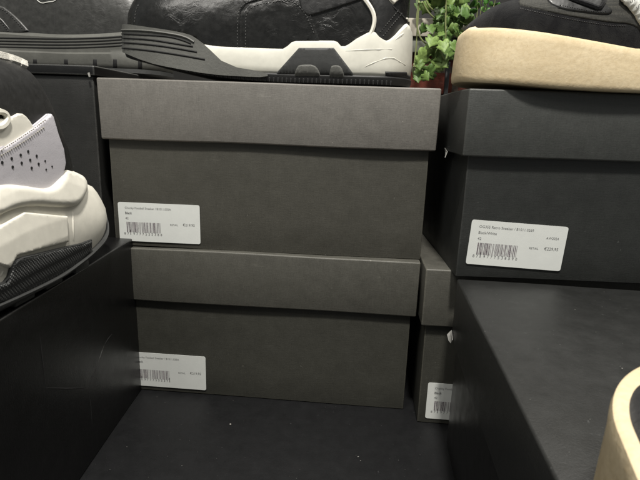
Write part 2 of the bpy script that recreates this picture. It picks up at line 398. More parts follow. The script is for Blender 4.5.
label(B, .0203, .006, ('Chunky Football Sneaker / B1011.035A', 'Black', '42'), '8719777555371', '\u20ac219,95', y=.0058)
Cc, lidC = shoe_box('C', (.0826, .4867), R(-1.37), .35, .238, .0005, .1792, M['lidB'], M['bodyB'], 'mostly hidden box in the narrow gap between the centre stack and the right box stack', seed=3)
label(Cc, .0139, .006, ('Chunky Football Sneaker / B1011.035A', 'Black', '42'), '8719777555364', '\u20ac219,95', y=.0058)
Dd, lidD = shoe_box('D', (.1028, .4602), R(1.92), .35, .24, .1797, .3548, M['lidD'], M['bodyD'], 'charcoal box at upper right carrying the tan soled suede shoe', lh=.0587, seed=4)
label(Dd, .0599-.04555-.0006, .0342-.02175+.0012, ('OG355 Retro Sneaker / B1011.0269', 'Black/White', '42'), '8719777538590', '\u20ac229,95', 'AW2024', tilt=.0428, bold=False, y=.0058)
# E: corner given is its back left, it runs towards the camera
yE = R(-3.13)
EL = .56
exo = Vector((.1091, .4642)) + Vector((-math.sin(R(3.13)), -math.cos(R(3.13))))*EL
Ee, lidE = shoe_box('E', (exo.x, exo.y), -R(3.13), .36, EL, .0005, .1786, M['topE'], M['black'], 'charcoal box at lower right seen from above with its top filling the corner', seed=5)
# torn flaps
flap(lidD, (0, .062, .1751-.0587), [(-.001, .010, .003), (-.001, -.003, .0), (-.003, -.004, -.006), (-.002, -.001, -.005), (-.001, .005, -.001)])
flap(lidE, (0, EL-.004, .1781-.0616), [(-.0008, -.010, .003), (-.0008, 0, .009), (-.0045, 0, .004), (-.003, -.003, -.001), (-.0012, -.007, -.002)])
# F: plain black box at the left, runs towards the camera
t2 = R(2.7142)
Fx = empty('shoe_box', (-.2377, .5245, .0005), 0)
Fx.rotation_euler = (0, 0, R(2.7142))
fb = box_bm(-.245, 0, -.36, 0, 0, .1875, .0012, 3, None, .03, .0005, 9)
fbo = obj('body', fb, M['black'], Fx)
tag(Fx, 'black box at lower left with faint embossed lines under the white sneaker', 'shoe box', 'black shoe boxes stacked on the table')
def on_side(px, py):   # point of the right face of F in its own coordinates
    n = Vector((math.cos(t2), math.sin(t2), 0)); p0 = Vector((-.2377, .5245, 0))
    d = FWD + CR*((px-320)/F_) - CU*((py-240)/F_); k = (p0-CO).dot(n)/d.dot(n); p = CO+d*k - Vector((-.2377, .5245, .0005))
    return Matrix.Rotation(-t2, 3, 'Z') @ p
for seg in ([(38, 322), (42, 355), (46, 388)], [(46, 388), (66, 388.5), (88, 388)], [(88, 388), (93, 376), (97, 365)], [(97, 365), (101, 354), (104, 345)], [(104, 345), (108, 339), (112, 334)], [(88, 388), (91, 408), (92, 424)]):
    P = [on_side(*q) for q in seg]
    for q in P: q.x = -.00025
    b = tube(bmesh.new(), P, (lambda u: .00035+.0004*math.sin(math.pi*u)), 6)
    obj('embossed_line', b, M['black'] if seg[0] == (97, 365) else M['groove'], Fx)
# G: tall black box behind on the left
G = empty('shoe_box', (-.632, .53, .0005), 0)
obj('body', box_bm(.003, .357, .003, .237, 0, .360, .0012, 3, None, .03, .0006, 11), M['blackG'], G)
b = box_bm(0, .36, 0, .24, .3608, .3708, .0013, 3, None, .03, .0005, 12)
gl = obj('lid', b, M['black_lit_edge'], G)
flap(gl, (.356, -.0008, .3615), [(-.002, -.0004, .001), (0, -.0004, .002), (.001, -.001, -.0025), (-.0005, -.001, -.003)])
tag(G, 'tall black box behind at the left carrying the big black sneaker', 'shoe box', 'black shoe boxes stacked on the table')

# pale flecks of dust and lint lying on the table and on the big box at the right
b = bmesh.new(); rd = random.Random(3)
def fleck(p, r):
    k = rd.randint(4, 6); a0 = rd.random()*6
    vs = [b.verts.new((p[0]+r*rd.uniform(.5, 1.2)*math.cos(a0+i*6.283/k)*rd.uniform(.6, 1.6), p[1]+r*rd.uniform(.5, 1.2)*math.sin(a0+i*6.283/k), p[2]+.0003+rd.random()*.0003)) for i in range(k)]
    top = b.verts.new((p[0], p[1], p[2]+r*.6)); b.faces.new(vs[::-1])
    for i in range(k): b.faces.new((vs[i], vs[(i+1) % k], top))
for px, py, r in ((157, 397, .0005), (165, 403, .0003), (358, 457, .0006), (360.5, 461, .0005), (336, 407, .0003), (222, 448, .0003), (388, 436, .00028), (127, 447, .00025), (262, 421, .00025), (182, 466, .0003), (300, 470, .00025), (420, 455, .0003), (245, 405, .00022), (405, 470, .00025), (110, 470, .0003)):
    fleck(at(px, py, Z=.0003), r)
for _ in range(60):
    fleck(at(rd.uniform(95, 440), rd.uniform(405, 480), Z=.0003), rd.uniform(.00008, .00018))
for px, py, r in ((620, 367, .0004), (622, 369, .0004), (485, 332, .0003), (560, 345, .0002), (530, 400, .0002), (590, 420, .00022), (575, 310, .0002), (610, 300, .0002), (500, 300, .0002)):
    fleck(at(px, py, Z=.1792), r)
for _ in range(30):
    fleck(at(rd.uniform(490, 630), rd.uniform(292, 360), Z=.1792), rd.uniform(.00006, .00013))
t = NT('pale_lint'); M['lint'] = t.set(t.mix(t.noise(t.coord(), 900), (.16, .155, .14), (.42, .41, .38)), .9)
tag(obj('dust', b, M['lint'], None, False), kind='stuff')

# ------------------------------------------------------------------ shoes
class Sole:
    """s along the length (0 = first end), w across (0 = side facing the camera), z up, in world axes A,B from origin O"""
    def __init__(s, O, A, Bv, L, W, r0, r1, zb, zt, p0=2.2, p1=2.2, waist=.004):
        s.O, s.A, s.B = Vector(O), Vector(A), Vector(Bv); s.L, s.W, s.r0, s.r1, s.zb, s.zt, s.p0, s.p1, s.waist = L, W, r0, r1, zb, zt, p0, p1, waist
    def half(s, x):
        k = 1
        if x < s.r0: k = max(0, 1-((s.r0-x)/s.r0)**s.p0)**(1/s.p0)
        if x > s.L-s.r1: k = max(0, 1-((x-s.L+s.r1)/s.r1)**s.p1)**(1/s.p1)
        wv = s.waist*math.exp(-((x-s.L*.55)/(s.L*.16))**2)
        return max(0, (s.W/2-wv)*k)
    def xs(s, n=70): return [s.L*(1-math.cos(math.pi*i/n))/2 for i in range(n+1)]
    def outline(s, n=70):
        X = s.xs(n)
        return [(x, s.W/2-s.half(x)) for x in X] + [(x, s.W/2+s.half(x)) for x in X[-2:0:-1]]
    def P(s, x, w_, z): return s.O + s.A*x + s.B*w_ + Vector((0, 0, z))
    def loft(s, prof, zlo=None, zhi=None, n=70, rim=.0):
        """prof: list of (t, inset); returns bmesh"""
        zlo = zlo or s.zb; zhi = zhi or s.zt; b = bmesh.new(); ol = s.outline(n); N = len(ol); rings = []
        for (tt, ins) in prof:
            ring = []
            for i, (x, y) in enumerate(ol):
                xa, ya = ol[i-1]; xb, yb = ol[(i+1) % N]; tx, ty = xb-xa, yb-ya; L = math.hypot(tx, ty) or 1
                nx, ny = ty/L, -tx/L   # outward (near side w<)
                xx, yy = x-nx*ins, y-ny*ins
                ring.append(b.verts.new(s.P(xx, yy, zlo(x)+(zhi(x)-zlo(x))*tt)))
            rings.append(ring)
        for a, c in zip(rings, rings[1:]):
            for i in range(N): b.faces.new((a[i], a[(i+1) % N], c[(i+1) % N], c[i]))
        for ring in (rings[0], rings[-1]):
            h = N//2
            for i in range(h):
                q = [ring[i], ring[i+1], ring[(N-i-1) % N], ring[(N-i) % N]]
                u = []
                for v in q:
                    if v not in u: u.append(v)
                if len(u) > 2:
                    try: b.faces.new(u)
                    except ValueError: pass
        bmesh.ops.recalc_face_normals(b, faces=b.faces[:]); return b
    def upper(s, H, ins=.004, e1=.75, e2=.8, base=-.003, n=70, m=36, s0=0, s1=None, lean=0, shear=None):
        b = bmesh.new(); s1 = s1 or s.L; rows = []
        for i in range(n+1):
            u = (1-math.cos(math.pi*i/n))/2; x = s0+(s1-s0)*u
            hw = max(0, min(s.half(x), s.half(x)))-ins
            # round the plan ends of the upper
            k = min(1, math.sqrt(max(0, 1-(1-min(1, (x-s0)/.03))**2))) if x-s0 < .03 else 1
            k2 = math.sqrt(max(0, 1-(1-min(1, (s1-x)/.03))**2)) if s1-x < .03 else 1
            hw = max(.0004, hw*k*k2); z0 = s.zt(x)+base; h = max(.001, H(x)-z0)
            row = []
            for j in range(m+1):
                a = math.pi*j/m; c, sn = math.cos(a), math.sin(a)
                ww = -math.copysign(abs(c)**e1, c)*hw; zz = z0+h*abs(sn)**e2
                row.append(b.verts.new(s.P(x+(shear(zz)*(1-u)**2 if shear else 0), s.W/2+ww+lean*(zz-z0), zz)))
            rows.append(row)
        for a, c in zip(rows, rows[1:]):
            for j in range(m): b.faces.new((a[j], a[j+1], c[j+1], c[j]))
            b.faces.new((a[m], a[0], c[0], c[m]))
        b.faces.new(rows[0][:]); b.faces.new(rows[-1][::-1])
        bmesh.ops.recalc_face_normals(b, faces=b.faces[:]); return b
    def sz(s, px, py, off=0, mid=False):
        """photo point -> (s, z) on the near side"""
        x = .5*s.L; wv = s.W/2
        for _ in range(12):
            wv = s.W/2 if mid else s.W/2-s.half(min(max(x, 0.0005), s.L-.0005))+off
            n = s.B; p0 = s.O+s.B*wv
            d = FWD + CR*((px-320)/F_) - CU*((py-240)/F_); k = (p0-CO).dot(n)/d.dot(n); p = CO+d*k
            x = x*.3 + (p-s.O).dot(s.A)*.7
        return x, p.z
class bvh:
    def __init__(s, o):
        bm = bmesh.new(); bm.from_mesh(o.data); bm.normal_update(); s.t = BVHTree.FromBMesh(bm)
        s.f = [[(v.co.copy(), v.normal.copy()) for v in f.verts] for f in bm.faces]; bm.free()
    def nrm(s, h):
        n = Vector()
        for c, vn in s.f[h[2]]: n += vn/((c-h[0]).length+1e-5)
        return n.normalized() if n.length > 0 else h[1]
def cast(tr_, px, py, lift=0.):
    d = (FWD + CR*((px-320)/F_) - CU*((py-240)/F_)).normalized()
    h = tr_.t.ray_cast(CO, d)
    if h[0] is None:
        best = None
        for k in range(20, 75):
            p = CO+d*(k*.01); q = tr_.t.find_nearest(p)
            if q[0] is not None and (best is None or q[3] < best[3]): best = q
        h = best; k0 = (h[0]-CO).dot(d)
        for k in range(-10, 11):
            p = CO+d*(k0+k*.001); q = tr_.t.find_nearest(p)
            if q[3] < h[3]: h = q
        n = tr_.nrm(h); return h[0]+n*lift, n
    n = tr_.nrm(h)
    if n.dot(d) > .3: n = -n
    return h[0]+n*lift, n
def pdist(x, y, P):
    m_ = 1e9
    for i in range(len(P)):
        ax_, ay_ = P[i-1]; bx_, by_ = P[i]; dx, dy = bx_-ax_, by_-ay_; L = dx*dx+dy*dy
        u = 0 if L == 0 else min(1, max(0, ((x-ax_)*dx+(y-ay_)*dy)/L))
        m_ = min(m_, math.hypot(ax_+u*dx-x, ay_+u*dy-y))
    return m_
def decal(poly, tr_, mat, name, parent, th=.0008, res=3., it=2, lift=.0001, ang=40, ew=1.6):
    """outline poly (photo px) laid on the real surface below it as a cushion of thickness th with an edge ew px wide"""
    p = smooth_poly(poly, it) if it else [tuple(q) for q in poly]
    q_ = []
    for i in range(len(p)):
        a, c = p[i-1], p[i]; L = math.hypot(c[0]-a[0], c[1]-a[1]); n = max(1, int(L/1.6))
        q_ += [(a[0]+(c[0]-a[0])*k/n, a[1]+(c[1]-a[1])*k/n) for k in range(n)]
    b = bmesh.new(); f = b.faces.new([b.verts.new((x, y, 0)) for x, y in q_])
    if f.calc_area() > 0 and f.normal.z < 0: f.normal_flip()
    keep = [f]
    for k in (.25, .35, .5):
        bmesh.ops.inset_region(b, faces=keep, thickness=min(ew, 1.6)*k, use_boundary=True, use_even_offset=True)
    bmesh.ops.triangulate(b, faces=keep)
    grid_cut(b, res, (0, 1)); bmesh.ops.triangulate(b, faces=b.faces[:])
    b.verts.ensure_lookup_table()
    for v in b.verts:
        u = min(1, pdist(v.co.x, v.co.y, p)/ew); hgt = math.sqrt(max(0, 1-(1-u)**2))
        q, n = cast(tr_, v.co.x, v.co.y); v.co = q+n*(-.0004+(lift+th+.0004)*hgt)
    bmesh.ops.recalc_face_normals(b, faces=b.faces[:])
    # face the camera
    if sum(((CO-f.calc_center_median()).dot(f.normal)*f.calc_area()) for f in b.faces) < 0: bmesh.ops.reverse_faces(b, faces=b.faces[:])
    return obj(name, b, mat, parent, True, ang=180)
def plines(name, sets, tr_, r, lift, mat, parent, it=1, tap=True):
    for q in sets:
        b = bmesh.new(); line(q, tr_, r, lift, it, b, tap=tap); obj(name, b, mat, parent)
def pstitch(sets, tr_, mat, parent, r=.0004, step=3.2, duty=.6, lift=.0003, it=2):
    for q in sets: obj('stitching', stitches(q, tr_, bmesh.new(), r, step, duty, lift, it), mat, parent)
def line(pts, tr_, r, lift=0, it=2, b=None, step=3, tap=False):
    p = smooth_poly(pts, it, False) if it else pts
    b = b or bmesh.new()
    P = [cast(tr_, x, y, lift)[0] for x, y in p]
    tube(b, P, (lambda u: r*(math.sin(math.pi*min(1, max(0, u)))**.5*.95+.05)) if tap else r, 6); return b
def stitches(pts, tr_, b, r=.0004, step=3.2, duty=.6, lift=.0003, it=2):
    p = smooth_poly(pts, it, False); acc = 0; cur = Vector(p[0])
    path = []
    for a, c in zip(p, p[1:]):
        L = math.hypot(c[0]-a[0], c[1]-a[1]); n = max(1, int(L/.4))
        for i in range(n): path.append((a[0]+(c[0]-a[0])*i/n, a[1]+(c[1]-a[1])*i/n, L/n))
    d = 0; seg = []
    for x, y, l in path:
        ph = (d/step) % 1; d += l
        if ph < duty: seg.append((x, y))
        elif seg:
            if len(seg) > 1: tube(b, [cast(tr_, *q, lift)[0] for q in (seg[0], seg[len(seg)//2], seg[-1])], r, 5)
            seg = []
    return b
def anchor(root, objs):
    """parts are built in world axes: keep them there under the thing's own base point"""
    for o in objs: o.parent = root; o.matrix_parent_inverse = root.matrix_world.inverted()
    return root
def new_root(name, loc):
    e = empty(name, loc); e.matrix_world = Matrix.Translation(Vector(loc)); return e
def fix_children(root):
    for ch in list(root.children):
        ch.matrix_parent_inverse = Matrix.Translation(-Vector(root.location))

def mirror_w(S, b):
    """copy of a near side patch on the far side"""
    me = bpy.data.meshes.new('t'); b.to_mesh(me); n0 = len(b.verts); f0 = len(b.faces)
    b.from_mesh(me); b.verts.ensure_lookup_table(); b.faces.ensure_lookup_table(); bpy.data.meshes.remove(me)
    for v in b.verts[n0:]:
        d = (v.co-S.O).dot(S.B); v.co += S.B*(S.W-2*d)
    bmesh.ops.reverse_faces(b, faces=b.faces[f0:])
def side_patch(S, poly_sz, off, prof_in, mirror=True, res=.004, th=.0025, it=2):
    """patch bounded by polygon in (s,z), wrapped round the sole side incl. the end at s=0"""
    p = smooth_poly(poly_sz, it) if it else poly_sz
    b = bmesh.new(); b.faces.new([b.verts.new((x, y, 0)) for x, y in p]); bmesh.ops.triangulate(b, faces=b.faces[:])
    for x in S.xs(90)[1:-1]: bmesh.ops.bisect_plane(b, geom=b.verts[:]+b.edges[:]+b.faces[:], plane_co=(x, 0, 0), plane_no=(1, 0, 0), dist=1e-7)
    grid_cut(b, res, (1,)); bmesh.ops.triangulate(b, faces=b.faces[:])
    bnd = {v for e in b.edges if e.is_boundary for v in e.verts}; es = [e for e in b.edges if e.is_boundary]; low = {}; co = {}
    for v in list(b.verts):
        x, z = v.co.x, v.co.y; x = min(max(x, 0), S.L); e = .0006
        h = S.half(x); dh = (S.half(min(S.L, x+e))-S.half(max(0, x-e)))/(min(S.L, x+e)-max(0, x-e))
        L = math.hypot(1, dh); nx, ny = -dh/L, -1/L
        if x < 1e-5: nx, ny = -1, 0
        tt = min(1, max(0, (z-S.zb(x))/max(1e-4, S.zt(x)-S.zb(x)))); ins = prof_in(tt)
        def PP(o): return S.P(x+nx*(o-ins), S.W/2-h+ny*(o-ins), z)
        co[v] = PP(off+th)
        if v in bnd and not (x < 1e-5): low[v] = b.verts.new(PP(-.001))
    for v, c in co.items(): v.co = c
    for e in es:
        a, c = e.verts
        if a in low and c in low: b.faces.new((a, c, low[c], low[a]))
    bmesh.ops.recalc_face_normals(b, faces=b.faces[:])
    if mirror: mirror_w(S, b); bmesh.ops.remove_doubles(b, verts=b.verts[:], dist=.0003)
    return b

# ---- shoe 1: black leather sneaker on the pale lid
Y1 = .5172; W1 = .104; zA = .3582
e0 = at(128.5, 45, Y=Y1+W1/2); e1 = at(411.5, 60, Y=Y1+W1/2)
S1 = Sole((e0.x, Y1, 0), (1, 0, 0), (0, 1, 0), e1.x-e0.x, W1, .075, .045, None, None, 2.1, 2.4, .005)
def prof_from(S, pts, mid_first=0, mid_last=0, zmin=None):
    o = []
    for i, (a, b_) in enumerate(pts):
        mid = i < mid_first or i >= len(pts)-mid_last
        x, z = S.sz(a, b_, mid=mid)
        if zmin is not None: z = max(zmin, z)
        o.append((x, z))
    return curve(o)
S1.zb = prof_from(S1, [(122, 57), (128, 59), (150, 64.5), (172, 69.5), (210, 77), (250, 81.5), (300, 84), (350, 85)], 2, 0, zA)
S1.zt = prof_from(S1, [(122, 28.5), (126, 27.5), (145, 28), (170, 31.5), (190, 35), (200, 43), (225, 46), (282, 48), (294, 40), (335, 40), (342, 46), (359, 36.5), (374, 30.4), (380, 35.6), (388, 39.8), (396, 35.6), (403, 29), (408, 29), (411, 33)], 2, 2)
L1 = S1.L
sh1 = new_root('sneaker', (S1.O.x+L1/2, Y1+W1/2, zA))
_zb = S1.zb; zmid = lambda x: _zb(x)+.0085
def prof1(t_): return .0035*(1-min(1, t_*4))**2 + .0012*t_
mid1 = obj('midsole', S1.loft([(0, .004), (.04, .0018), (.12, .0006), (.3, 0), (.6, .0004), (.88, .0012), (.96, .002), (1, .0045)], zmid, S1.zt, 110), M['white'], sh1)
# outsole with tread ticks
b = S1.loft([(0, .005), (.15, .001), (.5, -.0004), (.85, -.0006), (1, .0005)], _zb, lambda x: _zb(x)+.0095, 110)
for i in range(60):
    x = .03+i*(L1-.05)/60; y_ = S1.W/2-S1.half(x)
    c = S1.P(x, y_+.001, _zb(x)+.004)
    box_bm(c.x-.0010, c.x+.0010, c.y-.0017, c.y+.002, c.z-.0030, c.z+.0015, .0004, 1, b)
obj('outsole', b, M['brub'], sh1)
# grey toe bumper wrapping the toe
pz = lambda pts, mids=(): [S1.sz(a, b_, mid=(i in mids)) for i, (a, b_) in enumerate(pts)]
def full(pts_px, head=None):
    return [S1.sz(a, b_) for a, b_ in pts_px]
pi_ = lambda t_: .0012*t_
toe_top = full([(145, 27), (170, 30.5), (190, 34.5), (197, 39), (205, 45), (227, 66), (268, 72.8)])
toe_bot = full([(268, 77.5), (238, 76.5), (210, 74.5), (172, 68), (150, 63)])
poly = [(0, S1.zt(0)+.0002), (.003, S1.zt(.003)+.0002)] + toe_top + toe_bot + [(.003, zmid(.003)-.002), (0, zmid(0)-.002)]
bumper = obj('toe_bumper', side_patch(S1, poly, .0004, pi_, True, .003, .0028, 1), M['grey'], sh1)
bt = bvh(bumper)
b = bmesh.new()
for pts in ([(118, 34), (124, 34), (150, 35), (170, 36.5), (183, 40), (191, 43.5)], [(118, 38), (124, 38), (150, 39.5), (172, 43), (193, 46.5)], [(118, 42.5), (124, 42.5), (150, 44.5), (175, 48), (197, 52)], [(118, 48), (124, 48), (150, 50.5), (180, 55), (205, 59.5)]):
    line(pts, bt, .0010, -.0002, 2, b, tap=False)
obj('groove', b, M['groove'], bumper)
b = bmesh.new(); line([(119, 30.5), (125, 30), (145, 30.5), (170, 33.5), (186, 37), (194, 42)], bt, .0011, .0003, 2, b); obj('ridge', b, M['grey'], bumper)
# grey midfoot trapezoid
bm1 = bvh(mid1)
shank = decal([(274, 75), (277, 72), (299, 48), (334, 48), (353, 73), (354, 77), (320, 78)], bm1, M['dgrey'], 'shank_panel', sh1, .0022, 3, 0, ew=1.)
bs = bvh(shank)
for poly in ([(293, 79), (297, 66), (302, 64.5), (314, 64.5), (319, 70), (322, 80)], [(329, 79), (330.5, 66.5), (334, 65), (340, 65.5), (343, 70), (345, 79)]):
    lo = decal(poly, bs, M['grey'], 'lug', shank, .0016, 2.5, 1, ew=1.2)
    xs_ = [q_[0] for q_ in poly]; tl = bvh(lo)
    plines('groove', [[(x_, 68), (x_-.6, 79)] for x_ in (min(xs_)+6, (min(xs_)+max(xs_))/2+1, max(xs_)-4.5)], tl, .0007, -.0001, M['groove'], shank, 0)
# heel block and heel relief lines
hb = decal([(385, 78), (385, 71.3), (406.5, 71.8), (407, 74.5), (410.5, 76), (410.5, 80)], bm1, M['brub'], 'heel_block', sh1, .0016, 3, 0)
plines('relief_line', [[(341, 51.5), (360, 50), (385, 49.5), (409.5, 49)], [(363, 69), (368, 65), (391, 56.5), (403, 64), (409, 67)], [(394, 41), (400, 36), (405, 32.5)]], bm1, .0014, -.0008, M['white'], mid1)
# upper
cz = lambda px, py: S1.sz(px, py, mid=True)
top1 = [cz(129, 22), cz(130.5, 12), cz(134, 4), cz(142, -2), cz(165, -9), cz(200, -16), cz(250, -28), cz(300, -52), cz(340, -75)]
H1 = curve([(x, z) for x, z in top1] + [(L1*.82, .50), (L1*.93, .50), (L1, .485)])
s0u = cz(128.3, 22)[0]
up1 = obj('upper', S1.upper(H1, .0045, .84, .70, -.004, 90, 48, s0u, L1-.006), M['leather'], sh1)
u1 = bvh(up1)
vamp = decal([(126, 26), (128, 12), (133, 3), (142, -6), (200, -9), (262, 0), (247, 4), (241, 12), (240.5, 30), (241, 50), (200, 50), (150, 32)], u1, M['leather'], 'toe_cap', sh1, .0009, 5, 0)
mp = decal([(242.5, 51), (242, 30), (242.5, 12), (249, 4), (264, -1), (292, -4), (302, 2), (312, 16), (320, 42), (300, 50)], u1, M['leather'], 'side_panel', sh1, .0009, 5, 0)
sw = decal([(304, 18), (322, 13), (356, 2), (372, -4), (340, -10), (296, -8)], u1, M['leather_fine'], 'side_overlay', sh1, .0016, 4, 1)
tt_ = bvh(vamp); t3 = bvh(mp)
pstitch([[(237.5, 48), (237.3, 30), (238, 12), (243, 4), (256, -1)], [(135, 22), (135.5, 12), (139, 4)]], tt_, M['thread'], vamp)
pstitch([[(245.5, 48), (245.5, 30), (246, 13), (252, 6.5), (266, 2.5), (290, 0), (299, 5), (308, 18), (315, 36)]], t3, M['thread'], mp)
hq = decal([(377, 40), (375, 28), (376, 16), (368, -4), (384, -4), (410, 22), (410, 45)], u1, M['leather_fine'], 'heel_panel', sh1, .0012, 4, 0)
b = bmesh.new(); line([(362, -4), (369, 5), (374, 14), (374.5, 24), (371, 33), (368, 36)], u1, .0021, .001, 2, b)
obj('piping', b, M['white2'], sh1)
wt = decal([(384, -5), (393, 5), (404, -5)], u1, M['white2'], 'heel_tab', sh1, .0022, 3, 0)
hh_ = bvh(hq); pstitch([[(380, 32), (392, 18), (400, 8)], [(383, 36), (396, 20), (403, 12)]], hh_, M['thread'], hq, .0004, 2.6)
plines('seam', [[(392, 6), (404, 18), (408, 22)]], hh_, .0007, .0002, M['groove'], hq)
ht = decal([(404.5, 18), (407, 17.5), (408.5, 22), (406, 22.5)], u1, M['white2'], 'pull_tab', sh1, .0022, 2, 0)
fix_children(sh1)
tag(sh1, 'black tumbled leather sneaker with white midsole and grey toe bumper on the pale box lid', 'sneaker', 'sneakers displayed on the boxes')

# ---- shoe 2: big black sneaker on the tall box behind at the left
Y2 = .637; z2 = .3708
a0 = at(170, 60, Y=Y2+.05); 
S2 = Sole((a0.x, Y2, 0), (-1, 0, 0), (0, 1, 0), .335, .104, .05, .07, None, None, 2.3, 2.1, .003)
S2.zb = lambda x: z2
S2.zt = prof_from(S2, [(168, 24), (150, 28), (125, 31), (100, 33), (62, 34), (25, 32), (0, 30), (-60, 27)])
sh2 = new_root('sneaker', (a0.x-.165, Y2+.052, z2))
so2 = obj('midsole', S2.loft([(0, .004), (.06, .0015), (.15, .0), (.42, .0), (.47, .0018), (.55, .0018), (.9, .0005), (1, .004)], lambda x: z2+.006, S2.zt, 90), M['bgrey'], sh2)
t_s2 = bvh(so2)
b = bmesh.new()
for k, dy in enumerate((39, 42, 45, 48)):
    line([(-20, dy-1.6), (20, dy-.8), (62, dy), (100, dy-1), (122, dy-2.5), (150, dy-4.5)], t_s2, .0007, 0, 2, b)
obj('groove', b, M['groove'], so2)
b = S2.loft([(0, .004), (.3, .0005), (1, .001)], lambda x: z2, lambda x: z2+.007, 90)
obj('outsole', b, M['dgrey'], sh2)
for px in (5, 35, 66, 95, 115, 140):
    decal([(px-2.6, 66+px*.03), (px-2.2, 59), (px+2.2, 59), (px+2.6, 66+px*.03)], t_s2, M['groove'], 'tread_slot', so2, .0006, 3, 0)
H2 = curve([(0, .44), (.012, .468), (.05, .495), (.12, .52), (.2, .53), (.335, .52)])
up2 = obj('upper', S2.upper(H2, .004, .84, .72, -.003, 70, 40, .004, S2.L-.004), M['leather_soft'], sh2)
u2 = bvh(up2)
ov = decal([(-15, 34), (-15, 3), (2, 5), (14, 14), (24, 24), (31, 33)], u2, M['leather_soft'], 'side_overlay', sh2, .0018, 4, 1)
o2 = bvh(ov); pstitch([[(-5, 6), (4, 10), (14, 19), (24, 30)], [(-6, 18), (3, 24), (9, 32)]], o2, M['thread_d'], ov, .0005, 2.6)
plines('seam', [[(-10, 12), (0, 18), (10, 30)]], o2, .0012, 0, M['leather_soft'], ov); plines('seam', [[(54, 0), (54.5, 14), (55, 33)]], u2, .00035, 0, M['thread_d'], up2)
b = bmesh.new(); line([(34, -4), (38, 1), (42, 3.6), (48, 2.2), (55, 1.5), (58, -3)], u2, .0006, .0004, 1, b); line([(40, -3), (44, 0), (50, -2)], u2, .0005, .0004, 1, b)
obj('printed_mark', b, M['print'], up2)
fix_children(sh2)
tag(sh2, 'large worn black leather sneaker with thick grey grooved sole at the top left', 'sneaker', 'sneakers displayed on the boxes')

# ---- shoe 3: white chunky sneaker on the left box
XS = -.2265; z3 = .1888
S3 = Sole((XS, .482, 0), (0, -1, 0), (-1, 0, 0), .31, .102, .048, .06, None, None, 2.1, 2.1, .0)
S3.zb = curve([(0, z3+.034), (.012, z3+.024), (.035, z3+.011), (.07, z3+.004), (.11, z3+.0005), (.2, z3), (.27, z3+.004), (.31, z3+.016)])
S3.zt = curve([(0, .250), (.02, .256), (.045, .262), (.075, .272), (.1, .281), (.14, .283), (.2, .272), (.31, .255)])
sh3 = new_root('sneaker', (XS-.05, .33, z3))
ms3 = obj('midsole', S3.loft([(0, .012), (.03, .008), (.1, .0045), (.25, .0015), (.4, .0), (.55, .0008), (.7, .0035), (.85, .007), (.95, .0105), (1, .016)], None, None, 110), M['white2'], sh3)
t_m3 = bvh(ms3)
bul = decal([(-14, 188), (0, 184.5), (22, 186), (46, 190), (56, 181), (62, 165), (70, 165.5), (80, 171), (86.5, 182), (85, 194), (77, 205), (66, 208.5), (20, 205), (-14, 222)], t_m3, M['white2'], 'heel_bulge', ms3, .0055, 2.0, 2, ew=7)
pan3 = decal([(-14, 233), (8, 220), (22, 212), (66, 216), (67, 242), (15, 256), (8, 268), (-14, 262)], t_m3, M['white2'], 'midsole_panel', ms3, .0026, 2, 0, ew=2.2)
plines('relief_line', [[(72.5, 209), (73, 225), (73.5, 243)], [(0, 278), (4, 268), (-8, 262)]], t_m3, .0015, -.0006, M['white2'], ms3)
# outsole: base loft plus the knurled side block
_z3b = S3.zb
zr = curve([(0, .246), (.004, .241), (.012, .230), (.03, .214), (.05, .205), (.08, z3+.010), (.12, z3+.0065), (.31, z3+.02)])
b = S3.loft([(0, .012), (.12, .0075), (.35, .0025), (.6, .0002), (.85, -.0012), (.96, -.0012), (1, .0004)], lambda x: _z3b(x), zr, 110)
# rim creeping up the heel
out3 = obj('outsole', b, M['dgrey'], sh3)
blk = decal([(90, 240), (78, 243.5), (66, 246.5), (40, 253), (16, 258.5), (10, 264), (5, 282), (-14, 287), (-14, 304), (0, 301), (20, 294.5), (38, 288), (58, 277.5), (75, 263.5), (90, 249)], t_m3, M['knurl'], 'side_grip', out3, .0028, 3, 0, ew=1.2)
kb = bvh(blk); b = bmesh.new()
line([(94, 236), (86, 243), (66, 247.5), (40, 254), (17, 259.5), (11.5, 265), (7, 281), (-10, 288)], kb, .0011, 0, 1, b); obj('grip_edge', b, M['dgrey'], blk)
for (px, py) in ((78, 262), (50, 281), (20, 295)):
    c = at(px, py, X=XS-.006)
    b = box_bm(c.x-.012, c.x+.004, c.y-.011, c.y+.011, z3+.0002, max(z3+.006, _z3b(.482-c.y)+.004), .001, 2)
    lg = obj('lug', b, M['dgrey'], out3)
# upper
H3 = curve([(.0, .26), (.012, .30), (.035, .325), (.065, .344), (.10, .356), (.135, .361), (.165, .356), (.22, .33), (.31, .27)])
S3u = Sole((XS-.010, .446, 0), (0, -1, 0), (-1, 0, 0), .27, .082, .04, .05, None, None, 2.1, 2.1, .0)
S3u.zb = S3.zb; S3u.zt = lambda x: S3.zt(x+.036)
BK = []
for bx_, by_ in ((24, 57), (31, 63), (37, 78), (43, 97), (49, 116), (56, 137), (61, 152), (63.5, 168), (64, 180)):
    p_ = at(bx_, by_, X=XS-.036); BK.append((p_.z, .446-p_.y))
H3u = curve([(.0, .30), (.003, .335), (.008, .352), (.015, .358), (.035, .361), (.06, .3615), (.09, .3605), (.115, .357), (.14, .345), (.2, .315), (.27, .27)])
up3 = obj('upper', S3u.upper(H3u, .0, .6, .55, -.035, 90, 48, 0, S3u.L-.003, shear=curve(BK)), M['leather_smooth'], sh3)
u3 = bvh(up3)
wq = decal([(-14, 155), (-14, 117), (0, 119), (10, 117), (19, 112), (27, 118), (34, 130), (20, 150)], u3, M['white2'], 'quarter_panel', sh3, .0018, 4, 1)
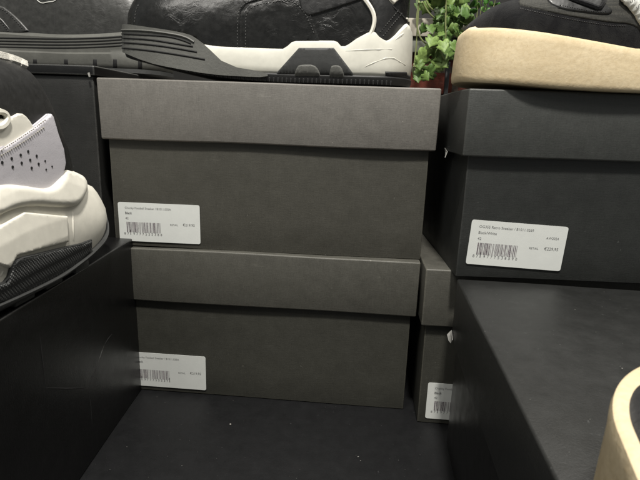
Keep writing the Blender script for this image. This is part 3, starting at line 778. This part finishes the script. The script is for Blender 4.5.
hc = decal([(-14, 190), (-14, 152), (0, 147.5), (15, 138), (32, 126.5), (47.5, 113.5), (50, 117), (55, 134), (60.5, 149), (62.5, 163), (60, 176), (50, 192), (20, 192)], u3, M['panel'], 'heel_counter', sh3, .0040, 2.6, 0, ew=1.6)
t_h = bvh(hc); plines('edge_fold', [[(-10, 152.5), (0, 148.5), (15, 139), (32, 127.5), (47, 115)]], t_h, .0011, 0, M['panel'], hc, tap=False)
pstitch([[(-8, 155), (2, 150), (16, 141), (32, 130.5), (46, 119.5)], [(-8, 160), (2, 155), (16, 146.5), (32, 136), (46, 125.5)]], t_h, M['thread_l'], hc, .0004, 2.4, .6, .0004)
b = bmesh.new()
for q in ((2, 162.5), (11.5, 158.5), (12.5, 167), (20.5, 155), (21.5, 163), (28, 151.5), (30, 160), (31.5, 168), (36.5, 156), (38.5, 164), (45, 161), (46, 169.5), (52, 166.5)):
    c, n = cast(t_h, q[0], q[1], 0)
    tube(b, [c-n*.001, c+n*.00035], .0011 if q[0] < 40 else .0008, 10)
obj('perforation', b, M['groove'], hc)
b = bmesh.new(); line([(-8, 112), (-2, 111.5), (3, 114), (5, 119.5), (2, 125), (-3, 128), (-9, 128)], u3, .0022, .002, 2, b); obj('lace_loop', b, M['white2'], wq)
b = bmesh.new(); line([(-14, 55), (-4, 57.5), (8, 58.3), (20, 59), (27, 61)], u3, .0048, .001, 1, b)
obj('collar_lining', b, M['lining'], sh3)
fix_children(sh3)
tag(sh3, 'white chunky sneaker with perforated grey heel counter and black collar on the left box', 'sneaker', 'sneakers displayed on the boxes')

# ---- shoe 4: tan soled shoe on the upper right box
Y4 = .452; z4 = .3551; W4 = .112
a0 = at(452.5, 80, Y=Y4+W4/2)
S4 = Sole((a0.x, Y4, 0), (1, 0, 0), (0, 1, 0), .31, W4, .075, .06, None, None, 2.4, 2.2, .003)
S4.zb = curve([(0, z4+.007), (.03, z4+.0045), (.09, z4+.001), (.14, z4), (.31, z4)])
S4.zt = prof_from(S4, [(455, 33), (461, 30), (470, 27), (490, 26), (530, 28.5), (560, 32.5), (600, 39.5), (640, 47)], 2, 0)
sh4 = new_root('sneaker', (a0.x+.15, Y4+W4/2, z4))
so4 = obj('sole', S4.loft([(0, .0018), (.03, .0006), (.12, .0), (.4, .0005), (.8, .0018), (.93, .003), (.98, .005), (1, .009)], None, None, 110), M['tan'], sh4)
c4 = lambda px, py: S4.sz(px, py, mid=True)
H4 = curve([c4(467, 27), c4(470, 23), c4(477.5, 17), c4(492, 8), c4(506, 3.5), c4(520, -.5), c4(545, -5), c4(575, -9), c4(600, -16), c4(640, -45), c4(700, -80), c4(760, -90)])
up4 = obj('upper', S4.upper(H4, .010, .65, .75, -.004, 90, 48, c4(466, 27)[0], S4.L-.008), M['suede'], sh4)
u4 = bvh(up4)
lp = decal([(514, 4), (537, 9.5), (560, 14.5), (585, 19), (612, 23), (628, 23.5), (640, 29), (660, 50), (665, -10), (600, -14), (530, -6)], u4, M['mesh'], 'side_panel', sh4, .0007, 4, 1)
t_l = bvh(lp)
ovp = decal([(562, 10), (585, 13), (607, 15.5), (613, 12), (611, 8), (604, 4), (601, -8), (545, -8), (548, 4)], t_l, M['leather_smooth'], 'overlay', sh4, .0011, 3, 1)
pstitch([[(520, 8.5), (540, 13), (560, 17.5), (585, 22), (612, 26), (628, 26)]], u4, M['thread_d'], up4, .0003, 2.4)
pstitch([[(560, 5), (585, 10), (600, 12), (609, 11)]], bvh(ovp), M['thread_d'], ovp, .0003, 2.4)
b = bmesh.new(); line([(566, -3), (576, 1), (590, 5.5), (599, 9), (603, 3), (606, -4)], bvh(ovp), .0020, .0004, 1, b); obj('strap', b, M['suede'], sh4)
cq = decal([(606, -4), (620, 0), (634, 9), (643, 22), (655, 40), (675, 40), (675, -10), (640, -20)], u4, M['leather_smooth'], 'quarter_panel', sh4, .0020, 4, 1)
wq4 = decal([(617, -3), (626, 3), (635, 12), (641, 22), (650, 34), (680, 30), (680, -20), (640, -20)], bvh(cq), M['wtex'], 'white_tongue', sh4, .004, 4, 1)
t_w = bvh(wq4)
b = bmesh.new()   # faint lettering along the white part
for s_, (lx, ly) in (('S', (629.5, 1.5)), ('.', (633.0, 4.5)), ('S', (635.6, 7.2)), ('.', (638.3, 10.5)), ('a', (640.5, 13.5))):
    c, n = cast(t_w, lx, ly, .0005); c2, _ = cast(t_w, lx+1, ly+1.15, .0005)
    xd = (c2-c).normalized(); yd = n.cross(xd)
    me, k, x0 = text_bm(s_, 1); k = .0052; base = len(b.verts); b.from_mesh(me); b.verts.ensure_lookup_table()
    for v in b.verts[base:]: v.co = c + xd*(v.co.x*k) + yd*(v.co.y*k)
    bpy.data.meshes.remove(me)
obj('lettering', b, M['ink'], wq4, False)
fix_children(sh4)
tag(sh4, 'black suede sneaker with very thick tan sole on the upper right box', 'sneaker', 'sneakers displayed on the boxes')

# ---- shoe 5: second tan soled shoe, lower right, seen from above
ax = Vector((-.26, -.966, 0)).normalized(); bx = Vector((-ax.y, ax.x, 0)); z5 = .1789
O5 = Vector((.084, .14, 0)) - ax*.0715 + Vector((.001, 0, 0))
S5 = Sole(O5, ax, bx, .30, .106, .0715, .06, None, None, 1.85, 2.2, .0)
S5.zb = curve([(0, z5+.006), (.06, z5+.0005), (.1, z5), (.3, z5)])
S5.zt = curve([(0, .235), (.3, .235)])
sh5 = new_root('sneaker', S5.P(.15, .054, z5))
obj('sole', S5.loft([(0, .004), (.05, .001), (.15, .0), (.5, .0005), (.8, .001), (.92, .0008), (.98, .0015), (1, .003)], None, None, 110), M['tan'], sh5)
H5 = curve([(.0, .234), (.03, .2365), (.07, .244), (.12, .256), (.3, .268)])
up5 = obj('upper', S5.upper(H5, .0055, .75, .7, -.003, 80, 40, .011, .288), M['suede'], sh5)
fix_children(sh5)
tag(sh5, 'tan rubber soled black suede sneaker cut off at the lower right edge', 'sneaker', 'sneakers displayed on the boxes')

# ------------------------------------------------------------------ plants
def leaf_mat(name, c0, c1):
    t = NT(name); co = t.coord(); a = t.noise(co, 45, 3); b_ = t.noise(co, 260, 4)
    at_ = t.n('ShaderNodeAttribute'); at_.attribute_name = 'tint'
    c = t.mix(at_.outputs['Fac'], c0, c1); c = t.mix(t.ramp(b_, [(.35, .45), (.65, 0)]), c, tuple(x*.6 for x in c0))
    t.b.inputs['Subsurface Weight'].default_value = 0
    m_ = t.set(c, .5, t.bump(b_, .3, .001), .4)
    return m_
M['ivy'] = leaf_mat('ivy_leaf', (.07, .14, .03), (.30, .42, .12))
M['bright'] = leaf_mat('bright_leaf', (.05, .17, .025), (.22, .42, .09))
t = NT('ivy_stem'); M['stem'] = t.set(t.mix(t.noise(t.coord(), 80), (.22, .27, .10), (.36, .38, .18)), .6)
IVY = [(0, -.02), (.22, -.18), (.42, -.12), (.52, .10), (.40, .30), (.62, .38), (.50, .62), (.26, .62), (.16, .82), (0, 1.12)]
OVAL = [(0, 0), (.2, .1), (.33, .35), (.3, .65), (.15, .9), (0, 1.02)]
def add_leaf(b, lay, p, size, ang, tilt, turn, shape, tint, fold=.25):
    mtx = Matrix.Translation(p) @ Matrix.Rotation(ang, 4, 'Y') @ Matrix.Rotation(tilt, 4, 'X') @ Matrix.Rotation(turn, 4, 'Z')
    half = shape; L = []
    mid = [(0, y) for (x, y) in half]
    def P(x, y): 
        z = abs(x)*fold*size + .0
        return mtx @ Vector((x*size, -z - .18*size*y*y*0.6, y*size))
    cen = [b.verts.new(P(0, -.02+1.1*i/6)) for i in range(7)]
    for sgn in (1, -1):
        pts = [b.verts.new(P(sgn*x, y)) for x, y in half[1:-1]]
        n = len(pts); vs = [cen[0]]+pts+[cen[-1]]
        # fan strips to the midrib
        ci = 0
        for i in range(len(vs)-1):
            tgt = round((i+1)/(len(vs)-1)*6)
            tri = [vs[i], vs[i+1], cen[min(tgt, 6)]]
            if i == 0: tri = [cen[0], vs[1], cen[max(1, tgt)]]
            u = []
            for v in tri:
                if v not in u: u.append(v)
            if len(u) == 3:
                f = b.faces.new(u)
                for l in f.loops: l[lay] = (tint,)*3+(1,)
            prev = round(i/(len(vs)-1)*6)
            if i > 0 and tgt != prev:
                for k in range(prev, tgt):
                    u = [vs[i], cen[k], cen[k+1]]
                    if len({id(x) for x in u}) == 3:
                        f = b.faces.new(u)
                        for l in f.loops: l[lay] = (tint,)*3+(1,)
def leaves_obj(items, shape, mat, name, parent):
    b = bmesh.new(); lay = b.loops.layers.color.new('tint')
    for it in items: add_leaf(b, lay, *it[:-1], shape, it[-1])
    bmesh.ops.recalc_face_normals(b, faces=b.faces[:])
    return obj(name, b, mat, parent, True, [('SOLIDIFY', dict(thickness=.0004))], 60)
rnd = random.Random(11)
ivy = new_root('ivy_plant', (.14, 1.0, .50))
its = []
fixed = [(429, 55, 15, 210, .7), (437, 59, 14, 150, .5), (419, 66, 13, 170, .6), (445, 66, 12, 190, .45), (443, 48, 16, 170, .85), (424, 79, 13, 140, .7), (434, 78, 12, 230, .6), (452, 48, 14, 160, .6), (424, 60, 24, 195, .9), (432, 52, 20, 160, .7), (436, 66, 22, 130, .8), (447, 55, 18, 175, .55), (440, 74, 17, 250, .95), (420, 74, 16, 190, .5), (428, 72, 15, 150, .35),
         (417, 80, 12, 170, .4), (452, 58, 13, 210, .5), (433, 44, 17, 200, .8), (424, 30, 13, 200, .3)]
for px, py, sz_, an, ti in fixed:
    p = at(px, py-sz_*.4, Y=rnd.uniform(.86, .90)); its.append((p, sz_*.66*.88/494, R(an), R(rnd.uniform(-25, 25)), R(rnd.uniform(-35, 35)), ti))
for _ in range(130):
    u = rnd.random(); px = rnd.gauss(448, 13); py = rnd.uniform(-22, 36)
    if px < 432 and py > 12: px += 14
    if px > 474: px -= 20
    sz_ = rnd.uniform(4, 11)
    p = at(px, py, Y=rnd.uniform(.87, .945)); its.append((p, sz_*.9/494, R(rnd.uniform(90, 270)), R(rnd.uniform(-40, 40)), R(rnd.uniform(-50, 50)), rnd.random()**1.2))
leaves_obj(its, IVY, M['ivy'], 'leaves', ivy)
b = bmesh.new()
for pts in ([(417, -20), (419, 0), (417.5, 25), (416.5, 45), (414, 66)], [(421, -14), (427, 4), (433, 10)], [(419, 2), (416, 20), (419, 38), (430, 47)],
            [(446, -20), (446, 0), (445.5, 25), (446, 40), (440, 50), (436, 60)], [(446, 40), (451, 48), (457, 52)], [(422, 2), (428, 12), (434, 18)], [(440, 50), (443, 58), (447, 62)], [(414, 66), (420, 70), (428, 72)], [(414, 64), (412.5, 74), (416, 82)], [(430, 47), (436, 48), (441, 44)]):
    tube(b, [at(x, y, Y=.862+i*.002) for i, (x, y) in enumerate(smooth_poly(pts, 2, False))], .0013, 6)
for pts in ([(446, -20), (452, -28)], [(417, -20), (424, -28)]):
    p0 = at(*pts[0], Y=.862); p1 = at(*pts[1], Y=.92); tube(b, [p0, (p0+p1)/2+Vector((0, 0, .006)), p1, Vector((p1.x, .985, .492))], .0013, 6)
obj('stem', b, M['stem'], ivy); fix_children(ivy)
tag(ivy, 'ivy with pale green lobed leaves hanging between the two display shoes', 'plant')
bp = new_root('leafy_plant', (.24, 1.03, .495)); its = []; b = bmesh.new()
for _ in range(70):
    px = rnd.uniform(460, 500); py = rnd.uniform(-24, 16.5); sz_ = rnd.uniform(5, 9)
    p = at(px, py, Y=rnd.uniform(.99, 1.06)); its.append((p, sz_*1.05/494, R(rnd.uniform(-100, 100)), R(rnd.uniform(-50, 50)), R(rnd.uniform(-60, 60)), rnd.random()))
    if rnd.random() < .12:
        q = Vector((p.x*.5+.12, 1.03, .492)); tube(b, [q, (p+q)/2+Vector((.003, 0, .01)), p], .0008, 5)
leaves_obj(its, OVAL, M['bright'], 'leaves', bp); obj('stem', b, M['stem'], bp); fix_children(bp)
tag(bp, 'small bright green leafy plant in the trough above the tan sole', 'plant')
